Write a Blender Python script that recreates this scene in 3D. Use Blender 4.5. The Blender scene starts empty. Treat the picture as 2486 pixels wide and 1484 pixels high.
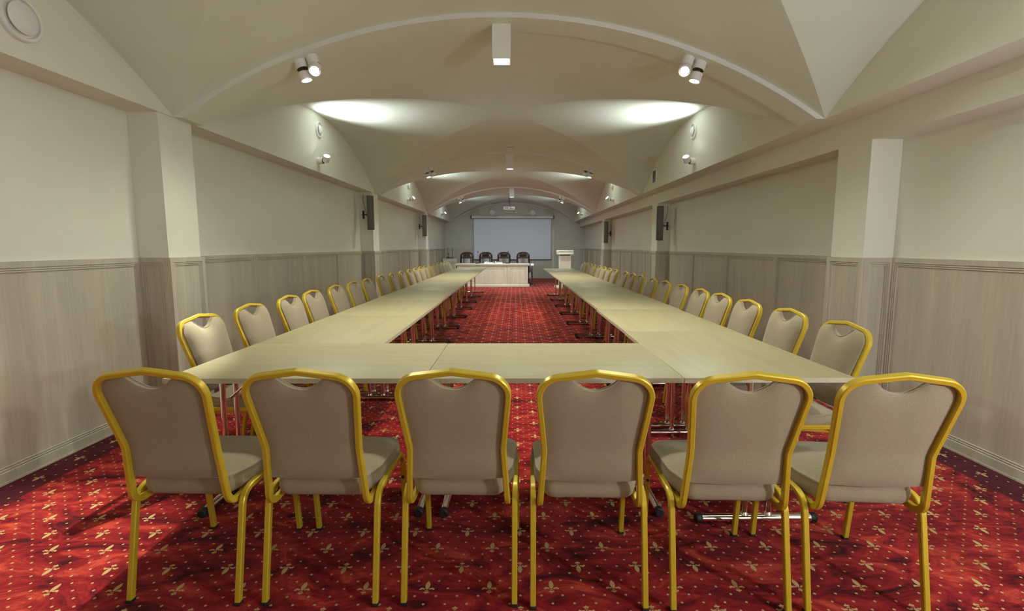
import bpy, bmesh, math, random
from mathutils import Vector, Matrix
PI = math.pi
random.seed(7)
S = bpy.context.scene
COL = S.collection

# ------------------------------------------------------------------ nodes
class X:
    """socket wrapper with arithmetic"""
    def __init__(s, nt, v): s.nt, s.v = nt, v
    def _m(s, op, *a):
        n = s.nt.nodes.new('ShaderNodeMath'); n.operation = op
        for i, q in enumerate((s,) + a):
            q = q.v if isinstance(q, X) else q
            if isinstance(q, (int, float)): n.inputs[i].default_value = q
            else: s.nt.links.new(q, n.inputs[i])
        return X(s.nt, n.outputs[0])
    def __add__(s, o): return s._m('ADD', o)
    def __sub__(s, o): return s._m('SUBTRACT', o)
    def __mul__(s, o): return s._m('MULTIPLY', o)
    def __truediv__(s, o): return s._m('DIVIDE', o)
    def rnd(s): return s._m('ROUND')
    def mod(s, o): return s._m('FLOORED_MODULO', o)
    def abs(s): return s._m('ABSOLUTE')
    def sqrt(s): return s._m('SQRT')
    def lt(s, o): return s._m('LESS_THAN', o)
    def gt(s, o): return s._m('GREATER_THAN', o)
    def mx(s, o): return s._m('MAXIMUM', o)
    def mn(s, o): return s._m('MINIMUM', o)

def new_mat(name):
    m = bpy.data.materials.new(name); m.use_nodes = True
    nt = m.node_tree; b = nt.nodes['Principled BSDF']
    return m, nt, b

def coords(nt, scale=(1, 1, 1), kind='Object'):
    t = nt.nodes.new('ShaderNodeTexCoord'); mp = nt.nodes.new('ShaderNodeMapping')
    mp.inputs['Scale'].default_value = scale
    nt.links.new(t.outputs[kind], mp.inputs['Vector']); return mp.outputs['Vector']

def noise(nt, vec, scale, detail=3, rough=.5, dist=0):
    n = nt.nodes.new('ShaderNodeTexNoise'); n.inputs['Scale'].default_value = scale
    n.inputs['Detail'].default_value = detail; n.inputs['Roughness'].default_value = rough
    n.inputs['Distortion'].default_value = dist
    nt.links.new(vec, n.inputs['Vector']); return n.outputs['Fac']

def ramp(nt, fac, stops):
    r = nt.nodes.new('ShaderNodeValToRGB'); e = r.color_ramp.elements
    while len(e) < len(stops): e.new(.5)
    for k, (p, c) in enumerate(stops):
        e[k].position = p; e[k].color = tuple(c) + (1,)
    nt.links.new(fac, r.inputs['Fac']); return r.outputs['Color']

def mix(nt, fac, a, b, mode='MIX'):
    n = nt.nodes.new('ShaderNodeMix'); n.data_type = 'RGBA'; n.blend_type = mode
    for sock, v in ((n.inputs[0], fac), (n.inputs[6], a), (n.inputs[7], b)):
        v = v.v if isinstance(v, X) else v
        if isinstance(v, (int, float)): sock.default_value = v
        elif isinstance(v, tuple): sock.default_value = v + (1,)
        else: nt.links.new(v, sock)
    return n.outputs[2]

def bump(nt, b, h, strength=.2, dist=.002):
    n = nt.nodes.new('ShaderNodeBump'); n.inputs['Strength'].default_value = strength
    n.inputs['Distance'].default_value = dist
    nt.links.new(h.v if isinstance(h, X) else h, n.inputs['Height']); nt.links.new(n.outputs[0], b.inputs['Normal'])

def flat(name, c, rough=.5, metal=0, spec=.5, var=.06, scale=9):
    m, nt, b = new_mat(name)
    f = noise(nt, coords(nt), scale, 4)
    lo = tuple(v * (1 - var) for v in c); hi = tuple(min(1, v * (1 + var)) for v in c)
    nt.links.new(ramp(nt, f, [(.3, lo), (.7, hi)]), b.inputs['Base Color'])
    b.inputs['Roughness'].default_value = rough; b.inputs['Metallic'].default_value = metal
    b.inputs['Specular IOR Level'].default_value = spec
    return m

def glow(name, c, s):
    m, nt, b = new_mat(name)
    b.inputs['Base Color'].default_value = (.8, .8, .8, 1)
    b.inputs['Emission Color'].default_value = tuple(c) + (1,); b.inputs['Emission Strength'].default_value = s
    return m

def plaster(name, c):
    m, nt, b = new_mat(name)
    v = coords(nt)
    f = noise(nt, v, 1.3, 4, .6)
    nt.links.new(ramp(nt, f, [(.3, tuple(q * .965 for q in c)), (.7, tuple(min(1, q * 1.03) for q in c))]), b.inputs['Base Color'])
    b.inputs['Roughness'].default_value = .75; b.inputs['Specular IOR Level'].default_value = .25
    bump(nt, b, noise(nt, v, 160, 3), .06, .001)
    return m

def wood(name, light, dark, scale, rough=.5, fine=1.0, contrast=(.3, .72)):
    m, nt, b = new_mat(name)
    v = coords(nt, scale)
    f = noise(nt, v, 1.0, 5, .62, .35)
    g = noise(nt, coords(nt, tuple(q * 6 for q in scale)), 1.0, 3, .6)
    base = ramp(nt, f, [(contrast[0], dark), (contrast[1], light)])
    fin = ramp(nt, g, [(.35, (1 - .16 * fine,) * 3), (.65, (1, 1, 1))])
    k = noise(nt, coords(nt, tuple(q * .28 for q in scale)), 1.0, 2, .5)
    big = ramp(nt, k, [(.35, (.9, .9, .93)), (.65, (1, .99, .96))])
    c = mix(nt, 1.0, mix(nt, 1.0, base, fin, 'MULTIPLY'), big, 'MULTIPLY')
    nt.links.new(c, b.inputs['Base Color'])
    b.inputs['Roughness'].default_value = rough
    bump(nt, b, g, .05, .001)
    return m

def fabric(name, c, spec=.15):
    m, nt, b = new_mat(name)
    a1 = noise(nt, coords(nt, (900, 900, 150)), 1, 2, .6); a2 = noise(nt, coords(nt, (150, 150, 900)), 1, 2, .6)
    f = (X(nt, a1) + X(nt, a2)) * .5
    bl = noise(nt, coords(nt), 14, 3)
    col = ramp(nt, f.v, [(.36, tuple(q * .80 for q in c)), (.64, tuple(min(1, q * 1.14) for q in c))])
    col = mix(nt, 1.0, col, ramp(nt, bl, [(.3, (.97,) * 3), (.7, (1.01,) * 3)]), 'MULTIPLY')
    nt.links.new(col, b.inputs['Base Color'])
    b.inputs['Roughness'].default_value = .9; b.inputs['Specular IOR Level'].default_value = spec
    b.inputs['Sheen Weight'].default_value = .12; b.inputs['Sheen Roughness'].default_value = .5
    bump(nt, b, f, .25, .001)
    return m

def carpet():
    m, nt, b = new_mat('carpet_red')
    t = nt.nodes.new('ShaderNodeTexCoord'); sp = nt.nodes.new('ShaderNodeSeparateXYZ')
    nt.links.new(t.outputs['Object'], sp.inputs[0])
    x, y = X(nt, sp.outputs[0]), X(nt, sp.outputs[1])
    XL, XR, BW = -2.88, 2.87, .22
    dist = (x - XL).mn(X(nt, (x * -1.0 + XR).v))
    border = dist.lt(BW)
    def motif(lx, ly):
        # pointed leaf: lens of two circles
        yy = ly - .016
        d1 = ((lx + .026) * (lx + .026) + yy * yy).sqrt(); d2 = ((lx - .026) * (lx - .026) + yy * yy).sqrt()
        leaf = d1.mx(d2).lt(.0355)
        ax = lx.abs()
        # drooping side petals
        px, py = ax - .0165, ly + .0015
        q1 = (px * .94 + py * .30) / .0105; q2 = (py * .94 - px * .30) / .0040
        side = (q1 * q1 + q2 * q2).lt(1.0)
        tx, ty = ax - .0255, ly + .005
        tip = ((tx * tx) / .000020 + (ty * ty) / .000016).lt(1.0)
        bar = (ax - .006).mx((ly + .0125).abs() - .0018).lt(0.0)
        fx, fy = ax - .0055, ly + .021
        foot = ((fx * fx) / .000026 + (fy * fy) / .000018).lt(1.0)
        stem = ((lx * lx) / .000007 + ((ly + .024) * (ly + .024)) / .00005).lt(1.0)
        return leaf.mx(side).mx(tip).mx(bar).mx(foot).mx(stem)
    P, Q = .2445, .1245
    w = (y - 1.732) / Q; mrow = w.rnd(); par = mrow.mod(2.0)
    u = (x + .102) / P - par * .5; n = u.rnd()
    lx = (u - n) * P; ly = (w - mrow) * Q * (par * -2.0 + 1.0)
    fl = motif(lx, ly)
    near = (lx.abs() - .034).mx(ly.abs() - .034).lt(0.0)
    k = ((y - 1.732) / (Q / 3)).rnd()
    du = (x + .102) / (P / 3) - k.mod(2.0) * .5
    ddx = (du - du.rnd()) * (P / 3); ddy = ((y - 1.732) / (Q / 3) - k) * (Q / 3)
    dot = (ddx * ddx + ddy * ddy).sqrt().lt(.0050)
    field = fl.mx(dot * (near * -1.0 + 1.0))
    # border strip: one row of motifs along the wall
    bw = (y - 1.60) / .262; bn = bw.rnd()
    bly = (bw - bn) * .262 * -1.0; blx = dist - BW * .5
    bf = motif(blx, bly)
    bk = (y / .0655); bd = (bk - bk.rnd()) * .0655
    bdot = (((blx.abs() - .062) * (blx.abs() - .062)) + bd * bd).sqrt().lt(.0055)
    bfield = bf.mx(bdot)
    pat = field * (border * -1.0 + 1.0) + bfield * border
    v = t.outputs['Object']
    mott = noise(nt, coords(nt, (1, 2.0, 1)), 3.4, 7, .70, 1.2)
    pile = noise(nt, v, 300, 3, .7)
    red = ramp(nt, mott, [(.37, (.05, .001, .004)), (.46, (.20, .005, .009)), (.55, (.31, .016, .015)), (.67, (.56, .070, .038))])
    dark = ramp(nt, mott, [(.32, (.045, .003, .008)), (.68, (.095, .006, .014))])
    base = mix(nt, border, red, dark)
    edge = dist - BW
    base = mix(nt, 1.0, base, ramp(nt, pile, [(.3, (.62,) * 3), (.7, (1.3,) * 3)]), 'MULTIPLY')
    gold = ramp(nt, pile, [(.3, (.40, .26, .09)), (.7, (.60, .43, .20))])
    nt.links.new(mix(nt, pat, base, gold), b.inputs['Base Color'])
    b.inputs['Roughness'].default_value = .95; b.inputs['Specular IOR Level'].default_value = .08
    b.inputs['Sheen Weight'].default_value = .06
    bump(nt, b, pile, .35, .004)
    return m

M = {}
M['wall'] = plaster('wall_paint', (.74, .735, .65))
M['ceil'] = plaster('ceiling_paint', (.70, .75, .67))
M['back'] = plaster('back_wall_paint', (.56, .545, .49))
M['rib_lit'] = plaster('rib_face_lit_tone', (.72, .71, .70))  # ceiling paint as lit on the rib faces, light put into the colour
M['wains'] = wood('whitewashed_wood', (.62, .575, .465), (.50, .46, .37), (11, 11, .6), .55, .6)
M['table'] = wood('maple_laminate', (.37, .325, .18), (.31, .268, .142), (1.1, 14, 14), .55, .4, (.25, .8))
M['edge'] = wood('maple_edge', (.56, .51, .38), (.50, .45, .33), (1.1, 16, 16), .4, .4)
M['desk'] = wood('pale_desk_wood', (.66, .58, .45), (.52, .45, .34), (12, 12, 1.2), .5, .6)
M['cream'] = wood('cream_wood', (.76, .70, .57), (.66, .60, .47), (12, 12, 1.2), .5, .5)
M['fabric'] = fabric('beige_linen', (.315, .262, .178))
M['gold'] = flat('golden_lacquer', (.57, .41, .028), .36, .25, .5, .04, 40)
M['chrome'] = flat('chrome', (.82, .80, .79), .09, 1, .5, .02)
M['rubber'] = flat('black_rubber', (.012, .012, .012), .6)
M['black'] = flat('black_plastic', (.018, .018, .02), .4)
M['dgrey'] = flat('dark_grey_metal', (.075, .072, .06), .45)
M['grille'] = flat('speaker_grille', (.115, .112, .095), .55, .2)
M['white'] = flat('white_lacquer', (.78, .78, .77), .35, 0, .5, .02)
M['whitep'] = flat('white_plastic', (.74, .73, .70), .4, 0, .5, .02)
M['silver'] = flat('brushed_silver', (.55, .57, .55), .3, .8)
M['screen'] = flat('screen_fabric', (.76, .80, .93), .8, 0, .2, .01)
M['leather'] = flat('dark_leather', (.040, .014, .012), .28, 0, .6, .25, 30)
M['reflector'] = flat('reflector', (.9, .9, .9), .2, 0, .5, .01)
M['letters'] = flat('white_letters', (.85, .85, .82), .5, 0, .3, .01)
M['ventdark'] = flat('vent_shadow', (.10, .095, .08), .7)
M['lens'] = glow('lamp_lens', (1.0, .97, .92), 30)
M['lens2'] = glow('lamp_lens_small', (1.0, .97, .92), 12)
M['carpet'] = carpet()

# ------------------------------------------------------------------ mesh builder
class MB:
    def __init__(s): s.v, s.f, s.mi, s.sm = [], [], [], []
    def ring_loft(s, rings, closed=True, cap0=False, cap1=False, mi=0, smooth=True):
        base = len(s.v); n = len(rings[0])
        for r in rings: s.v += [tuple(p) for p in r]
        for i in range(len(rings) - 1):
            for j in range(n if closed else n - 1):
                a = base + i * n + j; b2 = base + i * n + (j + 1) % n
                s.f.append((a, b2, b2 + n, a + n)); s.mi.append(mi); s.sm.append(smooth)
        if cap0: s.f.append(tuple(base + j for j in reversed(range(n)))); s.mi.append(mi); s.sm.append(False)
        if cap1:
            o = base + (len(rings) - 1) * n
            s.f.append(tuple(o + j for j in range(n))); s.mi.append(mi); s.sm.append(False)
    def face(s, pts, mi=0, smooth=False):
        b = len(s.v); s.v += [tuple(p) for p in pts]; s.f.append(tuple(range(b, b + len(pts)))); s.mi.append(mi); s.sm.append(smooth)
    def box(s, x0, x1, y0, y1, z0, z1, bev=0, mi=0, rot=None, off=None):
        if bev <= 0:
            P = [(x0, y0, z0), (x1, y0, z0), (x1, y1, z0), (x0, y1, z0), (x0, y0, z1), (x1, y0, z1), (x1, y1, z1), (x0, y1, z1)]
            F = [(0, 3, 2, 1), (4, 5, 6, 7), (0, 1, 5, 4), (1, 2, 6, 5), (2, 3, 7, 6), (3, 0, 4, 7)]
        else:
            bm = bmesh.new()
            bmesh.ops.create_cube(bm, size=1)
            for q in bm.verts:
                q.co = Vector(((x0 + x1) / 2 + q.co.x * (x1 - x0), (y0 + y1) / 2 + q.co.y * (y1 - y0), (z0 + z1) / 2 + q.co.z * (z1 - z0)))
            bmesh.ops.bevel(bm, geom=bm.edges[:], offset=min(bev, .45 * min(abs(x1 - x0), abs(y1 - y0), abs(z1 - z0))), segments=2, profile=.5, affect='EDGES')
            bm.verts.index_update()
            P = [tuple(q.co) for q in bm.verts]; F = [tuple(q.index for q in f.verts) for f in bm.faces]; bm.free()
        if rot is not None: P = [tuple(rot @ Vector(p)) for p in P]
        if off is not None: P = [tuple(Vector(p) + Vector(off)) for p in P]
        b = len(s.v); s.v += P
        for f in F: s.f.append(tuple(b + i for i in f)); s.mi.append(mi); s.sm.append(False)
    def lathe(s, prof, n=24, axis=None, org=(0, 0, 0), mi=0, cap0=True, cap1=True):
        """prof: (radius, height) along local z, then rotated so z->axis"""
        q = Vector((0, 0, 1)).rotation_difference(Vector(axis)) if axis is not None else None
        rings = []
        for r, h in prof:
            ring = []
            for k in range(n):
                p = Vector((r * math.cos(2 * PI * k / n), r * math.sin(2 * PI * k / n), h))
                if q: p = q @ p
                ring.append(p + Vector(org))
            rings.append(ring)
        s.ring_loft(rings, True, cap0, cap1, mi)
    def tube(s, p0, p1, r, n=14, mi=0, r1=None):
        p0, p1 = Vector(p0), Vector(p1); d = p1 - p0
        s.lathe([(r, 0), (r if r1 is None else r1, d.length)], n, d.normalized(), p0, mi)
    def sweep(s, path, prof, b0, mi=0, caps=True):
        """parallel-transport sweep; prof (a,b); b0 = first direction of b"""
        P = [Vector(p) for p in path]; n = len(P); b = Vector(b0); rings = []; tp = None
        for i in range(n):
            t = ((P[min(i + 1, n - 1)] - P[max(i - 1, 0)])).normalized()
            if tp is not None:
                b = tp.rotation_difference(t) @ b
            b = (b - t * b.dot(t)).normalized(); a = b.cross(t); tp = t
            rings.append([P[i] + a * pa + b * pb for pa, pb in prof])
        s.ring_loft(rings, True, caps, caps, mi)
    def build(s, name, mats, parent=None, auto=35):
        me = bpy.data.meshes.new(name); me.from_pydata(s.v, [], s.f)
        mats = mats if isinstance(mats, (list, tuple)) else [mats]
        for m in mats: me.materials.append(m)
        me.polygons.foreach_set('material_index', s.mi); me.polygons.foreach_set('use_smooth', s.sm)
        bm = bmesh.new(); bm.from_mesh(me); bmesh.ops.recalc_face_normals(bm, faces=bm.faces[:]); bm.to_mesh(me); bm.free()
        me.update()
        if auto: 
            try: me.set_sharp_from_angle(angle=math.radians(auto))
            except Exception: pass
        o = bpy.data.objects.new(name, me); COL.objects.link(o)
        if parent: o.parent = parent
        return o

def rrect(w, h, r, n=3):
    out = []
    for cx, cy, a0 in ((w / 2 - r, h / 2 - r, 0), (-w / 2 + r, h / 2 - r, 90), (-w / 2 + r, -h / 2 + r, 180), (w / 2 - r, -h / 2 + r, 270)):
        for k in range(n + 1):
            a = math.radians(a0 + 90 * k / n); out.append((cx + r * math.cos(a), cy + r * math.sin(a)))
    return out

def fillet(pts, rad, n=6):
    P = [Vector(p) for p in pts]; out = [P[0]]
    for i in range(1, len(P) - 1):
        r = rad[i - 1]
        if r <= 0: out.append(P[i]); continue
        d0 = (P[i - 1] - P[i]).normalized(); d1 = (P[i + 1] - P[i]).normalized()
        ang = d0.angle(d1); t = r / math.tan(ang / 2)
        t = min(t, .48 * (P[i - 1] - P[i]).length, .48 * (P[i + 1] - P[i]).length)
        a, c = P[i] + d0 * t, P[i] + d1 * t
        rr = t * math.tan(ang / 2)
        cen = P[i] + (d0 + d1).normalized() * (rr / math.sin(ang / 2))
        va, vc = a - cen, c - cen; full = va.angle(vc)
        ax = va.cross(vc).normalized()
        for k in range(n + 1):
            out.append(cen + Matrix.Rotation(full * k / n, 3, ax) @ va)
    out.append(P[-1]); return out

def thing(name, label, cat, loc=(0, 0, 0), rz=0, group=None):
    o = bpy.data.objects.new(name, None); COL.objects.link(o); o.empty_display_size = .1
    o.location = loc; o.rotation_euler = (0, 0, rz); o['label'] = label; o['category'] = cat
    if group: o['group'] = group
    return o
def tag(o, label, cat, group=None):
    o['label'] = label; o['category'] = cat
    if group: o['group'] = group
    return o
def struct(o): o['kind'] = 'structure'; return o
def copy_tree(o, parent=None):
    c = o.copy(); COL.objects.link(c)
    if parent: c.parent = parent
    for ch in list(o.children): copy_tree(ch, c)
    return c
ORD = 'first second third fourth fifth sixth seventh eighth ninth tenth eleventh twelfth thirteenth fourteenth fifteenth sixteenth seventeenth eighteenth nineteenth twentieth'.split()

# ------------------------------------------------------------------ room
XWL, XWR = -2.90, 2.90
XL, XR = -2.66, 2.45
Y0, Y1 = -1.60, 19.85
ZS, RISE = 2.34, .785
XC = (XL + XR) / 2; HS = (XR - XL) / 2
def arc(d, half, rise=RISE):
    R = (half * half + rise * rise) / (2 * rise)
    return math.sqrt(max(0, R * R - d * d)) - (R - rise)
def barrel(x): return ZS + arc(x - XC, HS)

b = MB(); b.face([(XWL, Y0, 0), (XWR, Y0, 0), (XWR, Y1, 0), (XWL, Y1, 0)])
struct(b.build('floor', M['carpet']))

BAYS = [(-1.25, 3.85), (4.10, 9.20), (9.45, 14.55), (14.80, 19.75)]
RIBS = [(-1.60, -1.25), (3.85, 4.10), (9.20, 9.45), (14.55, 14.80), (19.75, 19.85)]
b = MB(); N = 22
for (ya, yb) in BAYS:
    yc, hy = (ya + yb) / 2, (yb - ya) / 2
    for sg in (-1, 1):
        rings = []
        for j in range(N + 1):                       # barrel triangle
            t = j / N
            rings.append([(XC + HS * t * k / 12, yc + sg * hy * t, ZS + arc(HS * t * k / 12, HS)) for k in range(-12, 13)])
        b.ring_loft(rings, False)
        rings = []
        for j in range(N + 1):                       # cross vault triangle
            t = j / N
            rings.append([(XC + sg * HS * t, yc + hy * t * k / 12, ZS + arc(hy * t * k / 12, hy)) for k in range(-12, 13)])
        b.ring_loft(rings, False)
struct(b.build('ceiling', M['ceil'], auto=0))

for i, (ya, yb) in enumerate(RIBS):
    b = MB(); off = .038 if i != 4 else .03
    R = (HS * HS + RISE * RISE) / (2 * RISE); zc = ZS + RISE - R; r2 = R - off
    lim = math.acos(min(1, (ZS - .001 - zc) / r2))
    rings = []
    for k in range(61):
        a = -lim + 2 * lim * k / 60; sx, cz = math.sin(a), math.cos(a)
        lo = (XC + r2 * sx, zc + r2 * cz); hi = (XC + (R + .05) * sx, zc + (R + .05) * cz)
        rings.append([(lo[0], ya, lo[1]), (lo[0], yb, lo[1]), (hi[0], yb, hi[1]), (hi[0], ya, hi[1])])
    e0, e1 = rings[0], rings[-1]
    rings[0] = [e0[0], e0[1], (XL - .01, yb, ZS), (XL - .01, ya, ZS)]
    rings[-1] = [e1[0], e1[1], (XR + .01, yb, ZS), (XR + .01, ya, ZS)]
    b.ring_loft(rings, True, True, True, smooth=True)
    for q in range(60 * 4):
        if q % 4 in (1, 3): b.mi[q] = 1
    struct(b.build('trim_%d' % (i + 1), [M['ceil'], M['rib_lit']], auto=30))

def lunette(b, x):
    for (ya, yb) in RIBS:
        b.face([(x, ya, ZS), (x, yb, ZS), (x, yb, ZS + .15), (x, ya, ZS + .15)])
    for (ya, yb) in BAYS:
        yc, hy = (ya + yb) / 2, (yb - ya) / 2
        lo, hi = [], []
        for k in range(41):
            y = ya + (yb - ya) * k / 40
            lo.append((x, y, ZS)); hi.append((x, y, ZS + max(0, arc(y - yc, hy))))
        b.ring_loft([lo, hi], False, smooth=False)
b = MB()
b.face([(XWL, Y0, 0), (XWL, Y1, 0), (XWL, Y1, ZS), (XWL, Y0, ZS)])
b.face([(XWL, Y0, ZS), (XWL, Y1, ZS), (XL, Y1, ZS), (XL, Y0, ZS)])
lunette(b, XL)
struct(b.build('wall_left', M['wall']))
b = MB(); ZB, XB = 2.135, 2.675
b.face([(XWR, Y0, 0), (XWR, Y1, 0), (XWR, Y1, ZB), (XWR, Y0, ZB)])
b.face([(XWR, Y0, ZB), (XWR, Y1, ZB), (XB, Y1, ZB), (XB, Y0, ZB)])
b.face([(XB, Y0, ZB), (XB, Y1, ZB), (XB, Y1, ZS), (XB, Y0, ZS)])
b.face([(XB, Y0, ZS), (XB, Y1, ZS), (XR, Y1, ZS), (XR, Y0, ZS)])
lunette(b, XR)
struct(b.build('wall_right', M['wall']))
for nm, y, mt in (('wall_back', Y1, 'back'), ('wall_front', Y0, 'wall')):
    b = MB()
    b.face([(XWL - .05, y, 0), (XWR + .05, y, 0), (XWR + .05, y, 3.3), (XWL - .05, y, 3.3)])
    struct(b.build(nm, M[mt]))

# pillars
PL = [(3.69, 4.06), (9.03, 9.40), (14.33, 14.70)]; PR = [(3.62, 3.99), (8.93, 9.30), (14.25, 14.62)]
PFL, PFR = -2.668, 2.668
n = 6
for (ya, yb) in PL:
    b = MB(); b.box(XWL - .02, PFL, ya, yb, 0, ZS + .0); struct(b.build('trim_%d' % n, M['wall'])); n += 1
for (ya, yb) in PR:
    b = MB(); b.box(PFR, XWR + .02, ya, yb, 0, ZB); struct(b.build('trim_%d' % n, M['wall'])); n += 1

# wainscot: framed panels with a stepped moulding
ZW = 1.252
def panel(b, o, d, nrm, w, z0=.0, z1=ZW):
    o, d, nrm = Vector((o[0], o[1], 0)), Vector((d[0], d[1], 0)), Vector((nrm[0], nrm[1], 0))
    def P(s, z, dep): return o + d * s + nrm * dep + Vector((0, 0, z))
    steps = [(0, 0, .0), (0, 0, .022), (.036, .036, .022), (.038, .038, .014), (.049, .049, .018), (.051, .051, .010), (.062, .062, .014), (.064, .064, .006)]
    rings = []
    for ins, iz, dep in steps:
        ins = min(ins, w * .3)
        zb = z0 + (iz + .030 if iz > .02 else 0)
        rings.append([P(ins, zb, dep), P(w - ins, zb, dep), P(w - ins, z1 - iz, dep), P(ins, z1 - iz, dep)])
    b.ring_loft(rings, True, False, True, smooth=False)
def panels(b, x, ya, yb, nx, cnt):
    w = (yb - ya) / cnt
    for k in range(cnt):
        panel(b, (x, ya + w * k + .001), (0, 1), (nx, 0), w - .002)
bl, br = MB(), MB()
yy = [Y0] + [v for p in PL for v in p] + [Y1]
for ya, yb in zip(yy[0::2], yy[1::2]): panels(bl, XWL, ya, yb, 1, 4)
for ya, yb in PL:
    panels(bl, PFL, ya - .02, yb + .02, 1, 1)
    panel(bl, (PFL, ya), (-1, 0), (0, -1), PFL - XWL); panel(bl, (XWL, yb), (1, 0), (0, 1), PFL - XWL)
yy = [Y0] + [v for p in PR for v in p] + [Y1]
for ya, yb in zip(yy[0::2], yy[1::2]): panels(br, XWR, ya, yb, -1, 4)
for ya, yb in PR:
    panels(br, PFR, ya - .02, yb + .02, -1, 1)
    panel(br, (XWR, ya), (-1, 0), (0, -1), XWR - PFR); panel(br, (PFR, yb), (1, 0), (0, 1), XWR - PFR)
struct(bl.build('trim_%d' % n, M['wains'], auto=0)); n += 1
struct(br.build('trim_%d' % n, M['wains'], auto=0)); n += 1
bb = MB()
panel(bb, (-2.878, Y1), (1, 0), (0, -1), 1.29); panel(bb, (1.70, Y1), (1, 0), (0, -1), .59); panel(bb, (2.292, Y1), (1, 0), (0, -1), .585)
struct(bb.build('trim_%d' % n, M['wains'], auto=0)); n += 1
b = MB(); b.box(-.2, .72, Y1 - .015, Y1, 0, .06)
b.box(-1.585, 1.50, Y1 - .014, Y1, 0, .055)
struct(b.build('baseboard_back', M['desk']))
b = MB()
for (ya, yb) in zip([Y0] + [p[1] + .03 for p in PL], [p[0] - .03 for p in PL] + [Y1]): b.box(XWL, XWL + .026, ya, yb, 0, .012)
struct(b.build('baseboard_left', M['desk']))
b = MB()
for (ya, yb) in zip([Y0] + [p[1] + .03 for p in PR], [p[0] - .03 for p in PR] + [Y1]): b.box(XWR - .026, XWR, ya, yb, 0, .012)
struct(b.build('baseboard_right', M['desk']))

# door behind the screen's right edge
b = MB(); b.box(.78, 1.56, Y1 - .035, Y1 - .004, .005, 2.02, .003)
dr = struct(b.build('door_1', M['back']))
b = MB()
b.box(1.555, 1.645, Y1 - .05, Y1, 0, 2.10, .006); b.box(.695, .785, Y1 - .05, Y1, 0, 2.10, .006); b.box(.79, 1.55, Y1 - .048, Y1, 2.015, 2.098, .006)
b.build('door_frame', M['cream'], dr)
b = MB(); b.tube((.87, Y1 - .04, 1.0), (.87, Y1 - .085, 1.0), .01); b.tube((.865, Y1 - .08, 1.0), (.99, Y1 - .08, 1.0), .009); b.build('door_handle', M['silver'], dr)

# ------------------------------------------------------------------ banquet chair
def cushion_back():
    b = MB(); NU, NV = 28, 22
    zb0 = .492
    def hw(z):     # inner half width of the frame
        if z < .62: return .166 + (.161 - .166) * (z - .49) / .13
        if z < .83: return .161 + (.183 - .161) * (z - .62) / .21
        return .183
    def top(x):
        a = abs(x)
        if a < .124: t = .9115 - .133 * a
        else:
            q = (a - .124) / .060; t = .895 - .067 * (1 - math.sqrt(max(0, 1 - q * q)))
        if a < .096:   # scooped hand hole
            t = min(t, .849 + .050 * (a / .088) ** 2)
        return t
    def bot(x): return zb0 - .008 * (1 - (x / .165) ** 2)
    def yline(z): return .008 - (z - .615) * .292 if z > .615 else .008 + (.615 - z) * .115
    F, Bk = [], []
    for i in range(NU + 1):
        u = -1 + 2 * i / NU
        u = math.copysign(1 - (1 - abs(u)) ** 1.25, u)
        cf, cb = [], []
        for j in range(NV + 1):
            v = j / NV; v = .5 - .5 * math.cos(PI * v) if True else v
            z = .5; x = 0
            x = u * .17
            for _ in range(4):
                z = bot(x) + (top(x) - bot(x)) * v; x = u * hw(z)
            e = (1 - abs(u) ** 5) * (1 - abs(2 * v - 1) ** 7)
            y = yline(z)
            cf.append((x, y + .014 + .030 * e, z)); cb.append((x, y - .003 - .013 * e, z))
        F.append(cf); Bk.append(cb)
    b.ring_loft(F, False); b.ring_loft(Bk, False)
    rimf = [F[0][j] for j in range(NV + 1)] + [F[i][NV] for i in range(1, NU + 1)] + [F[NU][j] for j in range(NV - 1, -1, -1)] + [F[i][0] for i in range(NU - 1, 0, -1)]
    rimb = [Bk[0][j] for j in range(NV + 1)] + [Bk[i][NV] for i in range(1, NU + 1)] + [Bk[NU][j] for j in range(NV - 1, -1, -1)] + [Bk[i][0] for i in range(NU - 1, 0, -1)]
    b.ring_loft([rimf, rimb], True)
    # piping along the scoop
    return b, [(x, yline(top(x)) + .016, top(x) - .001) for x in [(-.089 + .178 * k / 22) for k in range(23)]]

def seat_mesh():
    b = MB()
    out = fillet([(-.0, .050, 0), (-.160, .050, 0), (-.2, .16, 0), (-.215, .440, 0), (0, .452, 0), (.215, .440, 0), (.2, .16, 0), (.160, .050, 0), (.0, .050, 0)],
                 [.05, .16, .075, .4, .075, .16, .05], 7)[:-1]
    cen = Vector((0, .235, 0)); m = len(out)
    def ring(ins, z, crown=0):
        r = []
        for p in out:
            d = p - cen; L = d.length
            q = cen + d * max(0, (L - ins) / L); r.append((q.x, q.y, z))
        return r
    prof = [(.035, .398), (.012, .402), (.003, .412), (-.003, .432), (-.001, .452), (.003, .464), (.001, .468), (.003, .472), (.008, .4715), (.03, .479), (.07, .486), (.12, .4895), (.17, .491)]
    b.ring_loft([ring(i, z) for i, z in prof], True, True, True)
    return b

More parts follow.
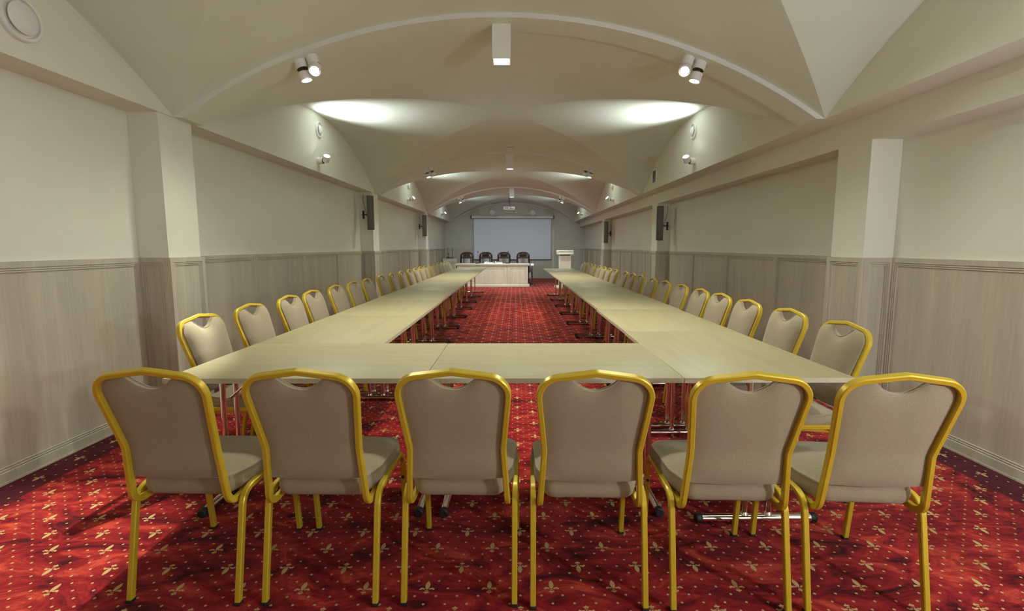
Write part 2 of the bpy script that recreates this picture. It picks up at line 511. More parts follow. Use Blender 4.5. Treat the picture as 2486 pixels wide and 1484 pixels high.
def make_chair(label):
    t = thing('banquet_chair', label, 'chair')
    seat_mesh().build('seat', M['fabric'], t, auto=50)
    cb, scoop = cushion_back(); bk = cb.build('backrest', M['fabric'], t, auto=60)
    b = MB(); b.sweep(scoop, rrect(.008, .008, .0035, 2), (0, 0, 1)); b.build('piping', M['fabric'], bk)
    b = MB()
    half = [(.172, .40, .404), (.183, .026, .380), (.1690, -.001, .615), (.1965, -.082, .894), (0, -.089, .9205)]
    pts = half + [(-x, y, z) for x, y, z in reversed(half[:-1])]
    path = fillet(pts, [.052, .10, .075, .05, .075, .10, .052], 9)
    b.sweep(path, rrect(.026, .020, .0035, 1), (1, 0, 0)); b.build('back_frame', M['gold'], t, auto=30)
    for sx in (-1, 1):
        x = .208 * sx
        for nm, pts in (('r', [(x, .24, .412), (x, .072, .412), (x, .0, .0)]), ('f', [(x, .24, .412), (x, .43, .412), (x, .475, .0)])):
            b = MB(); b.sweep(fillet(pts, [.065], 9), rrect(.022, .0215, .003, 1), (1, 0, 0)); lg = b.build('leg', M['gold'], t, auto=30)
            fy = 0 if nm == 'r' else .475
            b = MB(); b.box(x - .0125, x + .0125, fy - .0125, fy + .0125, -.0005, .012, .002); b.build('foot_cap', M['rubber'], lg)
            if nm == 'f':
                b = MB(); b.lathe([(.0065, -.004), (.0065, .004), (.003, .006)], 10, (0, -1, 0), (x, .4335, .285)); b.build('bumper', M['rubber'], lg)
    return t

GC = 'banquet chairs around the conference tables'
FRONT = [(-1.250, 1.664, -2.2), (-.733, 1.652, -1.2), (-.211, 1.645, -1.4), (.274, 1.622, -1.8), (.791, 1.598, -2.4), (1.280, 1.578, -4.0)]
fl = ['leftmost of the six nearest, beside the left wall panelling', 'second from left of the six nearest chairs',
      'third from left of the six nearest chairs', 'fourth from left of the six nearest chairs',
      'fifth from left of the six nearest chairs', 'rightmost of the six nearest, lighter back']
proto = None
def clear_y(y, feet):
    # keep the front legs off the foot bars of the tables
    for d in (0, .01, -.01, .02, -.02, .03, -.03, .04, -.04, .05, -.05):
        if all(abs(y + d + q - f) > .044 for f in feet for q in (-.208, .208)): return y + d
    return y
FEET_L = [2.905 + 1.190 * i + q for i in range(9) for q in (.058, 1.186 - .058)]
FEET_R = [2.108 + 1.1945 * i + q for i in range(9) for q in (.058, 1.186 - .058)]
def put_chair(x, y, rz, label):
    global proto
    if proto is None: o = proto = make_chair(label)
    else: o = copy_tree(proto)
    o['label'] = label; o['group'] = GC
    o.location = (x, y, 0); o.rotation_euler = (0, 0, math.radians(rz)); return o
for (x, y, r), l in zip(FRONT, fl): put_chair(x, y, r, 'beige gold-framed chair, ' + l)
LY = [2.86, 3.40, 3.95, 4.47, 5.04, 5.61, 6.11, 6.77, 7.34, 7.93, 8.54, 9.09, 9.64, 10.16, 10.75, 11.30, 11.89, 12.48, 12.98, 13.55]
for i, y in enumerate(LY):
    put_chair(-1.832 + random.uniform(-.010, .006), clear_y(y, FEET_L), -90 + random.uniform(-1.5, 1.5), 'beige gold-framed chair, %s from the near end of the left-wall row' % ORD[i])
RY = [2.55, 3.09, 3.63, 4.13, 4.61, 5.13, 5.68, 6.19, 6.76, 7.29, 7.80, 8.52, 9.05, 9.61, 10.12, 10.82, 11.32, 11.98, 12.45]
for i, y in enumerate(RY):
    put_chair(1.740 + random.uniform(-.006, .006), clear_y(y, FEET_R), 90 + random.uniform(-1.5, 1.5), 'beige gold-framed chair, %s from the near end of the right-wall row' % ORD[i])

# ------------------------------------------------------------------ conference tables
TL, TW = 1.186, .785
def make_table(label):
    t = thing('folding_table', label, 'table')
    b = MB(); b.box(-TL / 2, TL / 2, -TW / 2, TW / 2, .7165, .74, .0015); tp = b.build('tabletop', M['table'], t)
    b = MB()
    for a in ((-TL / 2 - .0012, -TL / 2 + .001, -TW / 2, TW / 2), (TL / 2 - .001, TL / 2 + .0012, -TW / 2, TW / 2), (-TL / 2, TL / 2, -TW / 2 - .0012, -TW / 2 + .001), (-TL / 2, TL / 2, TW / 2 - .001, TW / 2 + .0012)):
        b.box(a[0], a[1], a[2], a[3], .7170, .7388)
    b.build('edge_band', M['edge'], tp)
    for sx in (-1, 1):
        x = sx * (TL / 2 - .058)
        for sy in (-1, 1):
            b = MB(); b.tube((x, sy * .058, .040), (x, sy * .058, .706), .0145, 16)
            b.lathe([(.021, 0), (.019, .006), (.0145, .014)], 16, (0, 0, 1), (x, sy * .058, .046)); b.build('leg', M['chrome'], t)
        b = MB(); b.tube((x, -.272, .026), (x, .272, .026), .021, 18); ft = b.build('foot_bar', M['chrome'], t)
        for sy in (-1, 1):
            b = MB(); b.lathe([(.0225, -.004), (.0235, .0), (.0235, .022), (.018, .027)], 18, (0, sy, 0), (x, sy * .268, .026))
            b.lathe([(.011, 0), (.011, .012)], 12, (0, 0, 1), (x, sy * .25, .0)); b.build('end_cap', M['rubber'], ft)
        b = MB(); b.box(x - .022, x + .022, -.21, .21, .704, .7165, .002); b.build('mounting_rail', M['dgrey'], t)
        b = MB(); b.tube((x, 0, .52), (x - sx * .22, 0, .708), .0055, 10); b.tube((x, -.058, .52), (x, .058, .52), .007, 10)
        b.build('folding_brace', M['chrome'], t)
    return t
GT = 'maple folding tables set in a horseshoe'
tproto = None
def put_table(x, y, rz, label):
    global tproto
    if tproto is None: o = tproto = make_table(label)
    else: o = copy_tree(tproto)
    o['label'] = label; o['group'] = GT; o.location = (x, y, 0); o.rotation_euler = (0, 0, math.radians(rz)); return o
put_table(-1.605 + TL / 2, 2.112 + TW / 2 + .004, -.15, 'maple folding table at the near left corner behind the two leftmost near chairs')
put_table(-.412 + TL / 2, 2.110 + TW / 2, -.15, 'maple folding table in the middle of the near cross row')
for i in range(9):
    dx = [0, .002, -.004, .003, -.002, .004, 0, -.003, .002][i]
    put_table(-1.600 + TW / 2 + dx, 2.905 + TL / 2 + 1.190 * i, 90, 'maple folding table, %s from the near end of the left arm' % ORD[i])
for i in range(9):
    dx = [0, .006, .022, .018, .014, .018, .012, .016, -.004][i]
    put_table(.778 + TW / 2 + dx, 2.108 + TL / 2 + 1.1945 * i, 90, 'maple folding table, %s from the near end of the right arm' % ORD[i])

# ------------------------------------------------------------------ head desk
t = thing('presidium_desk', 'long pale wooden desk with panelled front facing the tables', 'desk', (0, 0, 0))
DX0, DX1, DY0, DY1 = -1.93, .46, 15.62, 16.30
b = MB(); b.box(DX0 - .03, DX1 + .03, DY0 - .05, DY1, .725, .765, .006); b.box(DX0 - .015, DX1 + .015, DY0 - .03, DY1 - .01, .69, .725, .008); b.build('desktop', M['desk'], t)
b = MB(); b.box(DX0, DX1, DY0, DY0 + .03, .09, .70); b.box(DX0, DX0 + .03, DY0, DY1 - .03, .09, .70); b.box(DX1 - .03, DX1, DY0, DY1 - .03, .09, .70); b.build('carcass', M['desk'], t)
b = MB(); b.box(DX0 - .02, DX1 + .02, DY0 - .025, DY1 - .05, 0, .10, .008); b.build('plinth', M['cream'], t)
for xa, xb in ((-1.90, -1.29), (-1.26, -.27), (-.235, .43)):
    b = MB()
    rings = []
    for ins, dep in ((0, 0), (0, .012), (.06, .012), (.065, .004), (.08, .010), (.085, .002)):
        rings.append([(xa + ins, DY0 - dep, .115 + ins), (xb - ins, DY0 - dep, .115 + ins), (xb - ins, DY0 - dep, .685 - ins), (xa + ins, DY0 - dep, .685 - ins)])
    b.ring_loft(rings, True, False, True, smooth=False); b.build('front_panel', M['desk'], t, auto=0)

# lettering on the desk
cu = bpy.data.curves.new('sign_text', 'FONT'); cu.body = '#Palazzo_Poltava'; cu.size = .088; cu.extrude = .008; cu.shear = .25; cu.offset = .0018
to = bpy.data.objects.new('sign_text_tmp', cu); COL.objects.link(to)
bpy.context.view_layer.update()
me = bpy.data.meshes.new_from_object(to.evaluated_get(bpy.context.evaluated_depsgraph_get()))
bpy.data.objects.remove(to)
w = max(v.co.x for v in me.vertices) - min(v.co.x for v in me.vertices); x0 = min(v.co.x for v in me.vertices)
for v in me.vertices: v.co = Vector(((v.co.x - x0) * .60 / w, -v.co.z, v.co.y * .62 / w + .012))
sg = thing('desk_sign', 'white cut-out hashtag lettering standing on the desk front edge', 'sign', (-1.015, 15.66, .765))
me.materials.append(M['letters']); lo = bpy.data.objects.new('lettering', me); COL.objects.link(lo); lo.parent = sg
b = MB(); b.box(-.005, .60, -.012, .012, 0, .010, .002); b.build('base_strip', M['letters'], sg)

# gooseneck microphones
for i, (xb, xt, lab) in enumerate(((-1.245, -1.24, 'black gooseneck microphone between the two left leather chairs'), (-.24, -.235, 'black gooseneck microphone in front of the third leather chair'))):
    t = thing('gooseneck_microphone', lab, 'microphone', (xb, 15.86, .765), 0, 'microphones on the head desk')
    b = MB(); b.box(-.07, .07, -.06, .06, 0, .035, .01); b.build('base', M['black'], t)
    b = MB(); b.sweep(fillet([(0, .02, .03), (.015, .02, .2), (xt - xb + .01, -.0, .36)], [.3], 8), rrect(.008, .008, .0039, 2), (1, 0, 0)); b.build('gooseneck', M['black'], t)
    b = MB(); b.lathe([(.006, -.01), (.013, 0), (.014, .04), (.008, .052)], 12, (.05, -.2, 1), (xt - xb + .01, -.002, .36)); b.build('microphone_head', M['black'], t)

# leather chairs
def make_office(label):
    t = thing('office_chair', label, 'chair')
    b = MB(); NU, NV = 20, 18
    F, Bk = [], []
    for i in range(NU + 1):
        u = -1 + 2 * i / NU; cf, cb = [], []
        for j in range(NV + 1):
            v = j / NV; z = .50 + .64 * v
            hwz = .235 - .05 * max(0, (v - .78) / .22) ** 2.2
            x = u * hwz
            zz = z - .045 * (abs(u) ** 3) * (v ** 3)
            e = max(0, (1 - abs(u) ** 4)) * max(0, (1 - abs(2 * v - 1) ** 6))
            y = .20 + .10 * v
            bol = .02 * (abs(u) > .68) + .018 * (v > .72) + .006 * math.cos(u * 34) * (v > .72)
            cf.append((x, y - .03 - (.035 + bol) * e, zz)); cb.append((x, y + .03 + .03 * e, zz))
        F.append(cf); Bk.append(cb)
    b.ring_loft(F, False); b.ring_loft(Bk, False)
    rim = lambda G: [G[0][j] for j in range(NV + 1)] + [G[i][NV] for i in range(1, NU + 1)] + [G[NU][j] for j in range(NV - 1, -1, -1)] + [G[i][0] for i in range(NU - 1, 0, -1)]
    b.ring_loft([rim(F), rim(Bk)], True); b.build('backrest', M['leather'], t, auto=70)
    b = MB()
    for k in range(7):
        x = -.105 + .035 * k
        b.sweep([(x, .205 + .006 * 0, .975), (x, .165, 1.01), (x, .160, 1.05), (x, .185, 1.10), (x, .235, 1.118)], rrect(.03, .03, .0148, 3), (1, 0, 0))
    b.build('headrest_pleats', M['leather'], t, auto=80)
    b = MB(); b.box(-.25, .25, -.28, .24, .42, .53, .05); b.build('seat', M['leather'], t)
    for sx in (-1, 1):
        b = MB(); b.sweep(fillet([(sx * .28, .2, .46), (sx * .29, .2, .66), (sx * .29, -.2, .66), (sx * .28, -.15, .46)], [.05, .05], 6), rrect(.05, .04, .015, 2), (1, 0, 0)); b.build('armrest', M['leather'], t)
    b = MB(); b.tube((0, 0, .08), (0, 0, .42), .03); b.build('column', M['black'], t)
    for k in range(5):
        a = 2 * PI * k / 5 + .3
        b = MB(); b.tube((0, 0, .10), (.28 * math.cos(a), .28 * math.sin(a), .065), .022, 10, r1=.014); sp = b.build('base_spoke', M['black'], t)
        b = MB(); b.tube((.27 * math.cos(a) - .02 * math.sin(a), .27 * math.sin(a) + .02 * math.cos(a), .0265), (.27 * math.cos(a) + .02 * math.sin(a), .27 * math.sin(a) - .02 * math.cos(a), .0265), .026, 14)
        b.build('caster', M['black'], sp)
    return t
oproto = None
for i, (x, l) in enumerate(((-1.70, 'leftmost, beside the low cabinet'), (-1.045, 'second from left, behind the lettering'), (-.378, 'third from left behind the desk'), (.285, 'rightmost, at the desk end'))):
    lab = 'dark brown leather office chair, ' + l
    if oproto is None: o = oproto = make_office(lab)
    else: o = copy_tree(oproto)
    o['label'] = lab; o['group'] = 'leather chairs behind the head desk'; o.location = (x, 16.62, 0); o.rotation_euler = (0, 0, math.radians([1, -3, 2, -2][i]))

# stand at the desk end
t = thing('trolley_stand', 'slim black stand with a pale box on top at the right desk end', 'stand', (.575, 15.75, 0))
b = MB(); b.box(-.05, .05, -.06, .06, .695, .765, .006); b.build('pale_box', flat('pale_blue_box', (.70, .76, .82), .4), t)
b = MB(); b.box(-.032, .020, -.05, .05, .30, .695, .005); b.build('body', M['black'], t)
b = MB(); b.tube((.0, 0, .04), (.0, 0, .30), .018); b.build('pole', M['black'], t)
b = MB(); b.tube((-.03, -.052, .52), (.03, -.052, .52), .008); b.build('handle', M['chrome'], t)
b = MB(); b.lathe([(.05, 0), (.05, .02), (.02, .05)], 18, (0, 0, 1), (0, 0, 0)); b.build('base', M['chrome'], t)

# side cabinet with wireless receiver
t = thing('side_cabinet', 'low pale wooden cabinet in the far left corner', 'cabinet', (-2.50, 18.55, 0))
b = MB(); b.box(-.27, .27, -.25, .25, .06, .845, .004); b.build('body', M['cream'], t)
b = MB(); b.box(-.29, .29, -.27, .26, .845, .870, .004); b.build('top', M['cream'], t)
b = MB(); b.box(-.25, .25, -.22, .24, 0, .06); b.build('plinth', M['dgrey'], t)
for sx in (-1, 1):
    b = MB(); b.box(min(sx * .005, sx * .265), max(sx * .005, sx * .265), -.266, -.25, .08, .66, .004); d = b.build('door', M['cream'], t)
    b = MB(); b.lathe([(.012, 0), (.012, .012), (.006, .02)], 12, (0, -1, 0), (sx * .04, -.266, .4)); b.build('knob', M['silver'], d)
b = MB(); b.box(-.262, .262, -.266, -.25, .68, .835, .004); d = b.build('drawer', M['cream'], t)
b = MB(); b.lathe([(.012, 0), (.012, .012), (.006, .02)], 12, (0, -1, 0), (0, -.266, .757)); b.build('knob', M['silver'], d)
t = thing('wireless_receiver', 'black radio receiver with two thin antennas on the corner cabinet', 'receiver', (-2.52, 18.45, .870))
b = MB(); b.box(-.13, .13, -.09, .09, 0, .045, .004); b.build('body', M['black'], t)
for sx in (-1, 1):
    b = MB(); b.tube((sx * .085, .06, .03), (sx * .095, .07, .42), .008, 8, r1=.007); b.build('antenna', M['black'], t)
t = thing('handheld_microphone', 'small black microphone standing on the receiver in the corner', 'microphone', (-2.555, 18.40, .916))
b = MB(); b.lathe([(.012, 0), (.011, .10), (.016, .12)], 12); b.build('handle', M['black'], t)
b = MB(); b.lathe([(.016, .12), (.022, .135), (.018, .16), (.006, .168)], 12); b.build('head', M['dgrey'], t)

# switch plate near the far left corner
t = thing('light_switch', 'small pale switch plate on the left wall near the far corner', 'switch', (XWL, 19.25, 1.70))
b = MB(); b.box(0, .010, -.042, .042, -.042, .042, .003); b.build('plate', M['whitep'], t)
b = MB(); b.box(.009, .015, -.026, .026, -.028, .028, .002); b.build('rocker', M['white'], t)

# lectern
t = thing('lectern', 'cream wooden lectern with a wide boxed top right of the desk', 'lectern', (1.605, 15.25, 0))
b = MB(); b.box(-.31, .31, -.24, .24, 0, .07, .006); b.build('base', M['cream'], t)
b = MB(); b.box(-.185, .185, -.15, .18, .07, 1.035, .004); c = b.build('column', M['cream'], t)
b = MB()
rings = [[(-.175 + i, -.15 - d, .09 + i), (.175 - i, -.15 - d, .09 + i), (.175 - i, -.15 - d, 1.025 - i), (-.175 + i, -.15 - d, 1.025 - i)] for i, d in ((0, 0), (0, .012), (.03, .012), (.036, .004))]
b.ring_loft(rings, True, False, True, smooth=False); b.build('front_panel', M['cream'], c, auto=0)
b = MB(); b.box(-.15, .15, -.12, .16, 1.035, 1.075); b.build('gap_shade', M['dgrey'], t)  # dark block painted in for the shadow in the gap below the top box
b = MB(); b.box(-.26, .26, -.20, .22, 1.075, 1.215, .004); hd = b.build('top_box', M['cream'], t)
b = MB()
rings = [[(-.25 + i, -.20 - d, 1.083 + i), (.25 - i, -.20 - d, 1.083 + i), (.25 - i, -.20 - d, 1.207 - i), (-.25 + i, -.20 - d, 1.207 - i)] for i, d in ((0, 0), (0, .010), (.025, .010), (.030, .003))]
b.ring_loft(rings, True, False, True, smooth=False); b.build('top_panel', M['cream'], hd, auto=0)

# projection screen
t = thing('projection_screen', 'large white pull-down projection screen on the back wall', 'screen', (-.10, 19.72, 0))
b = MB(); b.box(-1.675, 1.675, -.045, .045, 2.475, 2.575, .015); b.build('case', M['whitep'], t)
for sx in (-1, 1):
    b = MB(); b.box(sx * 1.695 - .022, sx * 1.695 + .022, -.055, .06, 2.462, 2.590, .006); b.build('end_cap', M['black'], t)
b = MB(); b.box(-1.65, 1.65, -.048, .0, 2.452, 2.478); b.build('slot_lip', M['black'], t)
b = MB(); b.box(-1.59, 1.59, -.004, .004, .80, 2.465); b.build('fabric', M['screen'], t)
b = MB(); b.box(-1.63, 1.63, -.016, .016, .775, .80, .004); b.build('bottom_bar', M['black'], t)
b = MB(); b.box(-1.45, -1.39, .04, .13, 2.50, 2.56); b.box(1.39, 1.45, .04, .13, 2.50, 2.56); b.build('wall_bracket', M['dgrey'], t)

# projector
PX, PY = -.185, 16.1
t = thing('projector', 'white ceiling projector hanging in front of the screen', 'projector', (PX, PY, 0))
b = MB(); b.box(-.19, .19, -.14, .14, 2.545, 2.655, .02); bd = b.build('body', M['whitep'], t)
b = MB(); b.lathe([(.045, 0), (.045, .03), (.036, .034)], 20, (0, 1, 0), (.08, .13, 2.60)); b.build('projector_lens', M['black'], bd)
b = MB()
for k in range(6): b.box(-.15 + .022 * k, -.138 + .022 * k, -.1415, -.138, 2.565, 2.635)
b.build('vent_slots', M['dgrey'], bd)
b = MB()
for k in range(5): b.box(.015 + .028 * k, .032 + .028 * k, -.1425, -.138, 2.567, 2.59)
b.build('sockets', M['black'], bd)
b = MB(); b.sweep(fillet([(.04, -.14, 2.58), (.04, -.19, 2.56), (.02, -.17, 2.70), (.005, -.02, 2.86)], [.02, .05], 5), rrect(.01, .01, .0049, 2), (1, 0, 0)); b.build('cable', M['black'], t)
b = MB(); b.tube((0, 0, 2.77), (0, 0, barrel(PX) - .012), .014); b.build('drop_pole', M['dgrey'], t)
b = MB(); b.lathe([(.06, 0), (.06, .02)], 20, (0, 0, 1), (0, 0, barrel(PX) - .022)); b.build('ceiling_plate', M['white'], t)
b = MB()
for dx, dy in ((-.11, -.08), (.11, -.08), (-.11, .08), (.11, .08)): b.tube((0, 0, 2.775), (dx, dy, 2.652), .007)
b.build('spider_mount', M['silver'], t)

# slim lamp over the screen
t = thing('tube_lamp', 'slim pale tube lamp on the back wall above the screen', 'lamp', (-.10, 19.74, 2.722))
b = MB(); b.tube((-.345, 0, 0), (.345, 0, 0), .022, 16); b.build('tube', M['whitep'], t)
for sx in (-1, 1):
    b = MB(); b.tube((sx * .345, 0, 0), (sx * .36, 0, 0), .024, 16); b.build('end_cap', M['silver'], t)
b = MB(); b.tube((.06, 0, .0), (.06, .11, .015), .010); b.box(.03, .09, .10, .11, -.03, .05); b.build('arm', M['dgrey'], t)

# ------------------------------------------------------------------ round vents, grille, detectors
def valve(name, label, loc, axis, r, group, deep=False):
    t = thing(name, label, 'vent', loc, 0, group)
    A = Vector(axis); K = .66 if r > .11 else .52
    b = MB()
    b.lathe([(r * .78, -.012), (r * 1.0, -.012), (r * 1.0, .004), (r * .95, .012), (r * .84, .010), (r * .80, -.004)], 40, A); b.build('outer_ring', M['white'], t)
    b = MB(); b.lathe([(r * .79, -.010), (r * .79, -.006)], 40, A); b.build('throat', M['ventdark'], t)
    b = MB(); b.lathe([(r * .20, -.006), (r * .22, .006), (r * K, .010), (r * (K + .04), .016), (r * (K - .06), .026), (r * .30, .031), (.001, .032)], 40, A); b.build('centre_disc', M['white'], t)
    return t
valve('round_vent', 'large round white vent at the top left corner of the near bay', (XL + .013, 2.712, 2.555), (1, 0, 0), .118, 'round wall vents')
valve('round_vent', 'round white vent above the nearest wall uplight on the left', (XL + .013, 6.655, 2.91), (1, 0, 0), .105, 'round wall vents')
valve('round_vent', 'round white vent above the nearest wall uplight on the right', (XR - .013, 6.66, 2.905), (-1, 0, 0), .105, 'round wall vents')
valve('round_vent', 'round vent above the second wall uplight on the left', (XL + .013, 12.08, 2.86), (1, 0, 0), .105, 'round wall vents')
valve('round_vent', 'round vent above the second wall uplight on the right', (XR - .013, 12.05, 2.84), (-1, 0, 0), .105, 'round wall vents')
valve('round_vent', 'round vent above the screen, left of the projector', (-.935, Y1 - .013, 2.725), (0, -1, 0), .105, 'round wall vents')
valve('round_vent', 'round vent above the screen, right of the projector', (.737, Y1 - .013, 2.705), (0, -1, 0), .105, 'round wall vents')

t = thing('square_vent', 'small square louvred vent low on the right vault wall', 'vent', (XR, 8.45, 2.555))
b = MB()
for a in ((-.115, .115, .10, .125), (-.115, .115, -.125, -.10), (-.115, -.09, -.1, .1), (.09, .115, -.1, .1)): b.box(-.014, -.0, a[0], a[1], a[2], a[3], .002)
b.build('frame', M['white'], t)
b = MB()
for k in range(9): b.box(-.010, -.003, -.09, .09, -.098 + .0218 * k, -.086 + .0218 * k)
b.build('louvres', M['dgrey'], t)
for (x, y, l) in ((-.08, 8.72, 'round white smoke detector before the second arch'), (-.05, 14.15, 'round white smoke detector before the third arch')):
    t = thing('smoke_detector', l, 'smoke detector', (x, y, ZS + RISE - .004), 0, 'ceiling smoke detectors')
    b = MB(); b.lathe([(.068, .003), (.068, -.012), (.060, -.014)], 28); b.build('base', M['white'], t)
    b = MB(); b.lathe([(.050, -.013), (.052, -.034), (.045, -.044), (.03, -.047)], 28); b.build('head', M['whitep'], t)
    b = MB()
    for k in range(10):
        a = 2 * PI * k / 10
        b.box(-.009, .009, -.0525, -.049, -.033, -.024, rot=Matrix.Rotation(a, 3, 'Z'))
    b.build('slots', M['black'], t)

# ------------------------------------------------------------------ column speakers
def speaker(label, xs, ys, z0, z1, plate, yaw, side):
    t = thing('column_speaker', label, 'speaker', (xs, ys, 0), math.radians(yaw), 'grey column speakers on the pillars')
    b = MB(); b.box(-.058, .058, -.05, .06, z0, z1, .008); bd = b.build('cabinet', M['dgrey'], t)
    b = MB(); b.box(-.050, .050, -.0545, -.048, z0 + .025, z1 - .012, .002); b.build('grille', M['grille'], bd)
    R = Matrix.Rotation(-math.radians(yaw), 3, 'Z')
    p = R @ (Vector(plate) - Vector((xs, ys, 0)))
    zc = plate[2]
    b = MB(); b.tube((0, .06, zc), (0, .085, zc), .012); b.tube((0, .08, zc), (p.x, p.y - .0, zc), .011); b.build('bracket_arm', M['dgrey'], t)
    b = MB(); b.lathe([(.025, 0), (.025, .008), (.012, .02)], 16, R @ Vector((0, -1, 0)), p)
    b.lathe([(.018, 0), (.018, .008), (.012, .012)], 16, R @ Vector((0, -1, 0)), p + Vector((0, 0, .06))); b.lathe([(.018, 0), (.018, .008), (.012, .012)], 16, R @ Vector((0, -1, 0)), p - Vector((0, 0, .06)))
    q = R @ Vector((.02, 0, 0)); b.box(-.018, .018, -.006, 0, zc - .075, zc + .075, .003, rot=R, off=(p.x, p.y, 0)); b.build('wall_plate', M['black'], t)
    b = MB(); b.sweep(fillet([(-side * .02, .055, z0 + .2), (-side * .075, .1, z0 + .25), (p.x, p.y, zc + .25), (p.x, p.y, zc + .36)], [.04, .05], 5), rrect(.006, .006, .0029, 2), (0, 0, 1)); b.build('cable', M['rubber'], t)
speaker('grey column speaker on the nearer left pillar', -2.628, 8.77, 1.64, 2.25, (-2.838, 9.028, 1.925), 12, 1)
speaker('grey column speaker on the farther left pillar', -2.645, 14.06, 1.63, 2.245, (-2.845, 14.328, 1.925), 14, 1)
speaker('grey column speaker on the nearer right pillar', 2.632, 8.67, 1.445, 2.06, (2.85, 8.928, 1.715), -12, -1)
speaker('grey column speaker on the farther right pillar', 2.672, 13.98, 1.435, 2.06, (2.862, 14.248, 1.715), -14, -1)

# ------------------------------------------------------------------ lamps
def light(kind, name, loc, target, power, size=.05, angle=60, blend=.6, col=(1, .93, .82)):
    l = bpy.data.lights.new(name, kind); l.energy = power; l.color = col
    if kind == 'SPOT': l.spot_size = math.radians(angle); l.spot_blend = blend; l.shadow_soft_size = size
    elif kind == 'POINT': l.shadow_soft_size = size
    o = bpy.data.objects.new(name, l); COL.objects.link(o); o.location = loc
    d = (Vector(target) - Vector(loc)).normalized(); o.rotation_euler = d.to_track_quat('-Z', 'Y').to_euler(); return o

WARM = (.98, 1.0, .86); COOL = (.92, 1.0, .97); BACK = (.84, 1.0, 1.0)
def box_lamp(label, x, y):
    zt = barrel(x) - .036
    t = thing('ceiling_downlight', label, 'lamp', (x, y, zt), 0, 'white box downlights along the vault')
    h, w = .262, .0735; bt = .050
    b = MB()
    o = [(-w, -w), (w, -w), (w, w), (-w, w)]; i = [(-w + .006, -w + .006), (w - .006, -w + .006), (w - .006, w - .006), (-w + .006, w - .006)]
    b.ring_loft([[(p[0], p[1], .006) for p in o], [(p[0], p[1], -h) for p in o], [(p[0], p[1], -h) for p in i], [(p[0], p[1], -h + bt) for p in i]], True, True, False, smooth=False)
    b.build('housing', M['white'], t, auto=0)
    b = MB(); r = .046
    sq = []
    for k in range(32):
        a = 2 * PI * k / 32; c, s = math.cos(a), math.sin(a); m = (w - .007) / max(abs(c), abs(s)); sq.append((c * m, s * m, -h + .004))
    b.ring_loft([sq, [(r * math.cos(2 * PI * k / 32), r * math.sin(2 * PI * k / 32), -h + bt - .004) for k in range(32)]], True); b.build('reflector', M['reflector'], t)
    b = MB(); b.lathe([(r, 0), (r * .7, -.006), (.001, -.009)], 28, None, (0, 0, -h + bt - .004), cap0=False); b.build('lens', M['lens2'], t)
    return (x, y, zt - h - .02)

def head_mesh(b, org, ax, r, L):
    b.lathe([(r * .9, 0), (r, .004), (r, L), (r * .86, L), (r * .84, L - .006)], 28, ax, org, cap1=False)
def twin(label, units, y, group):
    x0 = sum(u[0] for u in units) / len(units)
    t = thing('twin_spotlight', label, 'spotlight', (x0, y, 0), 0, group)
    outp = []
    for (x, aim, tilt) in units:
        zt = barrel(x) - .038
        # surface normal of the arch soffit
        nx = (x - XC); nz = math.sqrt(5.0 ** 2 - nx * nx); nrm = Vector((-nx, 0, -nz)).normalized()
        R = .047
        o = Vector((x - x0, 0, zt)) - nrm * .006
        b = MB(); b.lathe([(R, 0), (R, .070), (R * .95, .072)], 28, nrm, o); b.build('base', M['white'], t)
        hub = o + nrm * .084
        ax = (nrm * (1 - tilt) + Vector(aim).normalized() * tilt).normalized()
        b = MB(); b.tube(o + nrm * .066, hub + nrm * .010, .017); b.tube(hub, hub + ax * .02, .022); b.lathe([(R * .93, .070), (R * .93, .0745)], 28, nrm, o); b.build('joint', M['dgrey'], t)
        ho = hub + ax * .012
        b = MB(); head_mesh(b, ho, ax, R, .066); hd = b.build('head', M['white'], t)
        b = MB(); b.lathe([(R * .84, 0), (R * .70, .002)], 28, ax, ho + ax * .0575, cap0=False, cap1=False); b.build('lens_ring', M['dgrey'], hd)
        b = MB(); b.lathe([(R * .72, 0), (.001, .004)], 28, ax, ho + ax * .0585, cap0=False); b.build('lens', M['lens'], hd)
        wp = Vector((x0, y, 0)) + ho + ax * .085
        outp.append((wp, ax))
    return outp
GS = 'white twin spotlights on the arches'
lamps = []
def uplight(label, side, y):
    xw = XL if side < 0 else XR; z = 2.50 - .01
    t = thing('wall_uplight', label, 'lamp', (xw, y, z), 0, 'white wall uplights')
    d = -side
    b = MB(); b.lathe([(.045, -.004), (.045, .062), (.041, .066)], 24, (d, 0, 0)); b.build('base', M['white'], t)
    b = MB(); b.tube((d * .06, 0, 0), (d * .092, 0, .012), .018); b.lathe([(.038, .064), (.038, .074)], 24, (d, 0, 0)); b.build('joint', M['dgrey'], t)
    ax = Vector((d * .40, -.55, .75) if y < 8 else (d * .75, -.28, .6)).normalized(); org = Vector((d * .105, 0, -.008))
    b = MB(); head_mesh(b, org, ax, .045, .085); hd = b.build('head', M['white'], t)
    b = MB(); b.lathe([(.039, 0), (.001, .004)], 24, ax, org + ax * .078, cap0=False); b.build('lens', M['lens'], hd)
    p = Vector((xw, y, z)) + org + ax * .10
    return p, ax

KB, KS, KS3, KNL, KNR, KF, KU, KU3, KU1, KP = 150, 63, 64, 560, 40, 340, 98, 100, 100, 112     # lamp powers
bx = [('white box downlight hanging from the nearest arch', -.105, 4.03), ('white box downlight hanging from the second arch', -.095, 9.40), ('white box downlight hanging from the third arch', -.095, 14.72)]
for l, x, y in bx:
    p = box_lamp(l, x, y)
    light('SPOT', 'downlight_glow', p, (p[0], p[1], 0), KB, .018, 112, .7, WARM)
light('SPOT', 'downlight_glow', (-.1, -1.35, 2.75), (-.1, -1.35, 0), KB * .02, .04, 118, .9, WARM)

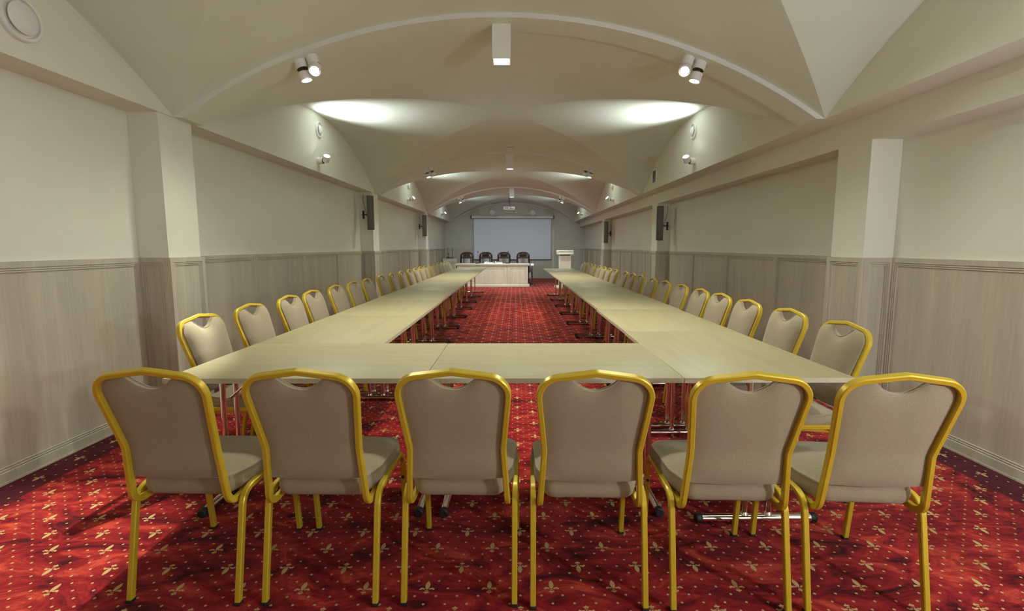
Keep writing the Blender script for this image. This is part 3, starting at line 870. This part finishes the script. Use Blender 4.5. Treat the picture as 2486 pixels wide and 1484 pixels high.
TW_ = [('nearest arch, left side', 'nearest arch, right side'), ('second arch, left side', 'second arch, right side'), ('third arch, left side', 'third arch, right side')]
YS = [3.945, 9.295, 14.645]
for k, y in enumerate(YS):
    if k == 0:
        UL = [(-1.700, (-.25, .8, -.8), .10), (-1.605, (.12, -.95, -.35), .62)]
        UR = [(1.385, (-.25, -.95, -.30), .62), (1.485, (.1, .5, -.9), .10)]
    else:
        UL = [(-1.70, (.3, -.3, -1), .15), (-1.605, (.5, .8, -.7), .40)]
        UR = [(1.385, (-.5, .8, -.7), .40), (1.485, (-.3, -.3, -1), .15)]
    for units, lab in ((UL, TW_[k][0]), (UR, TW_[k][1])):
        for (p, ax), tg in zip(twin('white twin ceiling spotlight on the ' + lab, units, y, GS), range(2)):
            lamps.append((k, p, ax))
for k, p, ax in lamps:
    if k == 0 and ax.y < -.3:
        if p.x < 0: light('SPOT', 'spotlight_glow', p, (-2.55, 1.25, 0), KNL, .02, 40, .5, WARM)
        else: light('SPOT', 'spotlight_glow', p, (2.6, 1.0, 0), KNR, .02, 80, .8, WARM)
    if k == 1 and ax.y > .2: light('SPOT', 'spotlight_glow', p, (.4 * p.x, 16.5, .6), KF, .03, 50, .9, BACK)
    light('SPOT', 'spotlight_glow', p, p + Vector((ax.x, ax.y * .5, min(ax.z, -.9))), KS if k < 2 else KS3, .03, 160, 1.0, (WARM, WARM, BACK)[k])
for i, y in enumerate((6.60, 11.93, 17.28)):
    for side, nm in ((-1, 'left'), (1, 'right')):
        p, ax = uplight('white wall uplight on the %s vault wall, %s from the near end' % (nm, ORD[i]), side, y)
        light('SPOT', 'uplight_glow', p + Vector((0, 0, .05)), p + Vector((-side * .75, -.05, 1.0)), (KU, KU, KU3)[i], .03, 112, 1.0, (COOL, COOL, BACK)[i])
light('SPOT', 'uplight_glow', (2.30, 1.30, 2.60), (2.0, 1.3, 3.4), KU1, .03, 130, 1.0, COOL)
light('POINT', 'photographer_lamp_glow', (2.45, -.05, 1.36), (0, 3, 1), KP, .05, col=(.88, .93, 1.0))

# ------------------------------------------------------------------ world, camera, view
wd = bpy.data.worlds.new('world'); S.world = wd; wd.use_nodes = True
wd.node_tree.nodes['Background'].inputs[0].default_value = (1, .97, .92, 1); wd.node_tree.nodes['Background'].inputs[1].default_value = .1
cam = bpy.data.cameras.new('camera'); co = bpy.data.objects.new('camera', cam); COL.objects.link(co); S.camera = co
F_, W_ = 1150., 2486.
cam.sensor_fit = 'HORIZONTAL'; cam.sensor_width = 36; cam.lens = F_ / W_ * 36
cam.shift_x = -17 / W_; cam.shift_y = -17 / W_
cam.clip_start = .05; cam.clip_end = 100
co.location = (0, 0, 1.34)
th = math.atan(127 / F_)
co.rotation_euler = (PI / 2 - th, 0, -math.radians(.5))
vs = S.view_settings; vs.view_transform = 'Standard'; vs.look = 'None'; vs.gamma = 1; vs.exposure = 0; vs.use_curve_mapping = False
S.cycles.max_bounces = 12; S.cycles.diffuse_bounces = 6
S.cycles.use_denoising = True
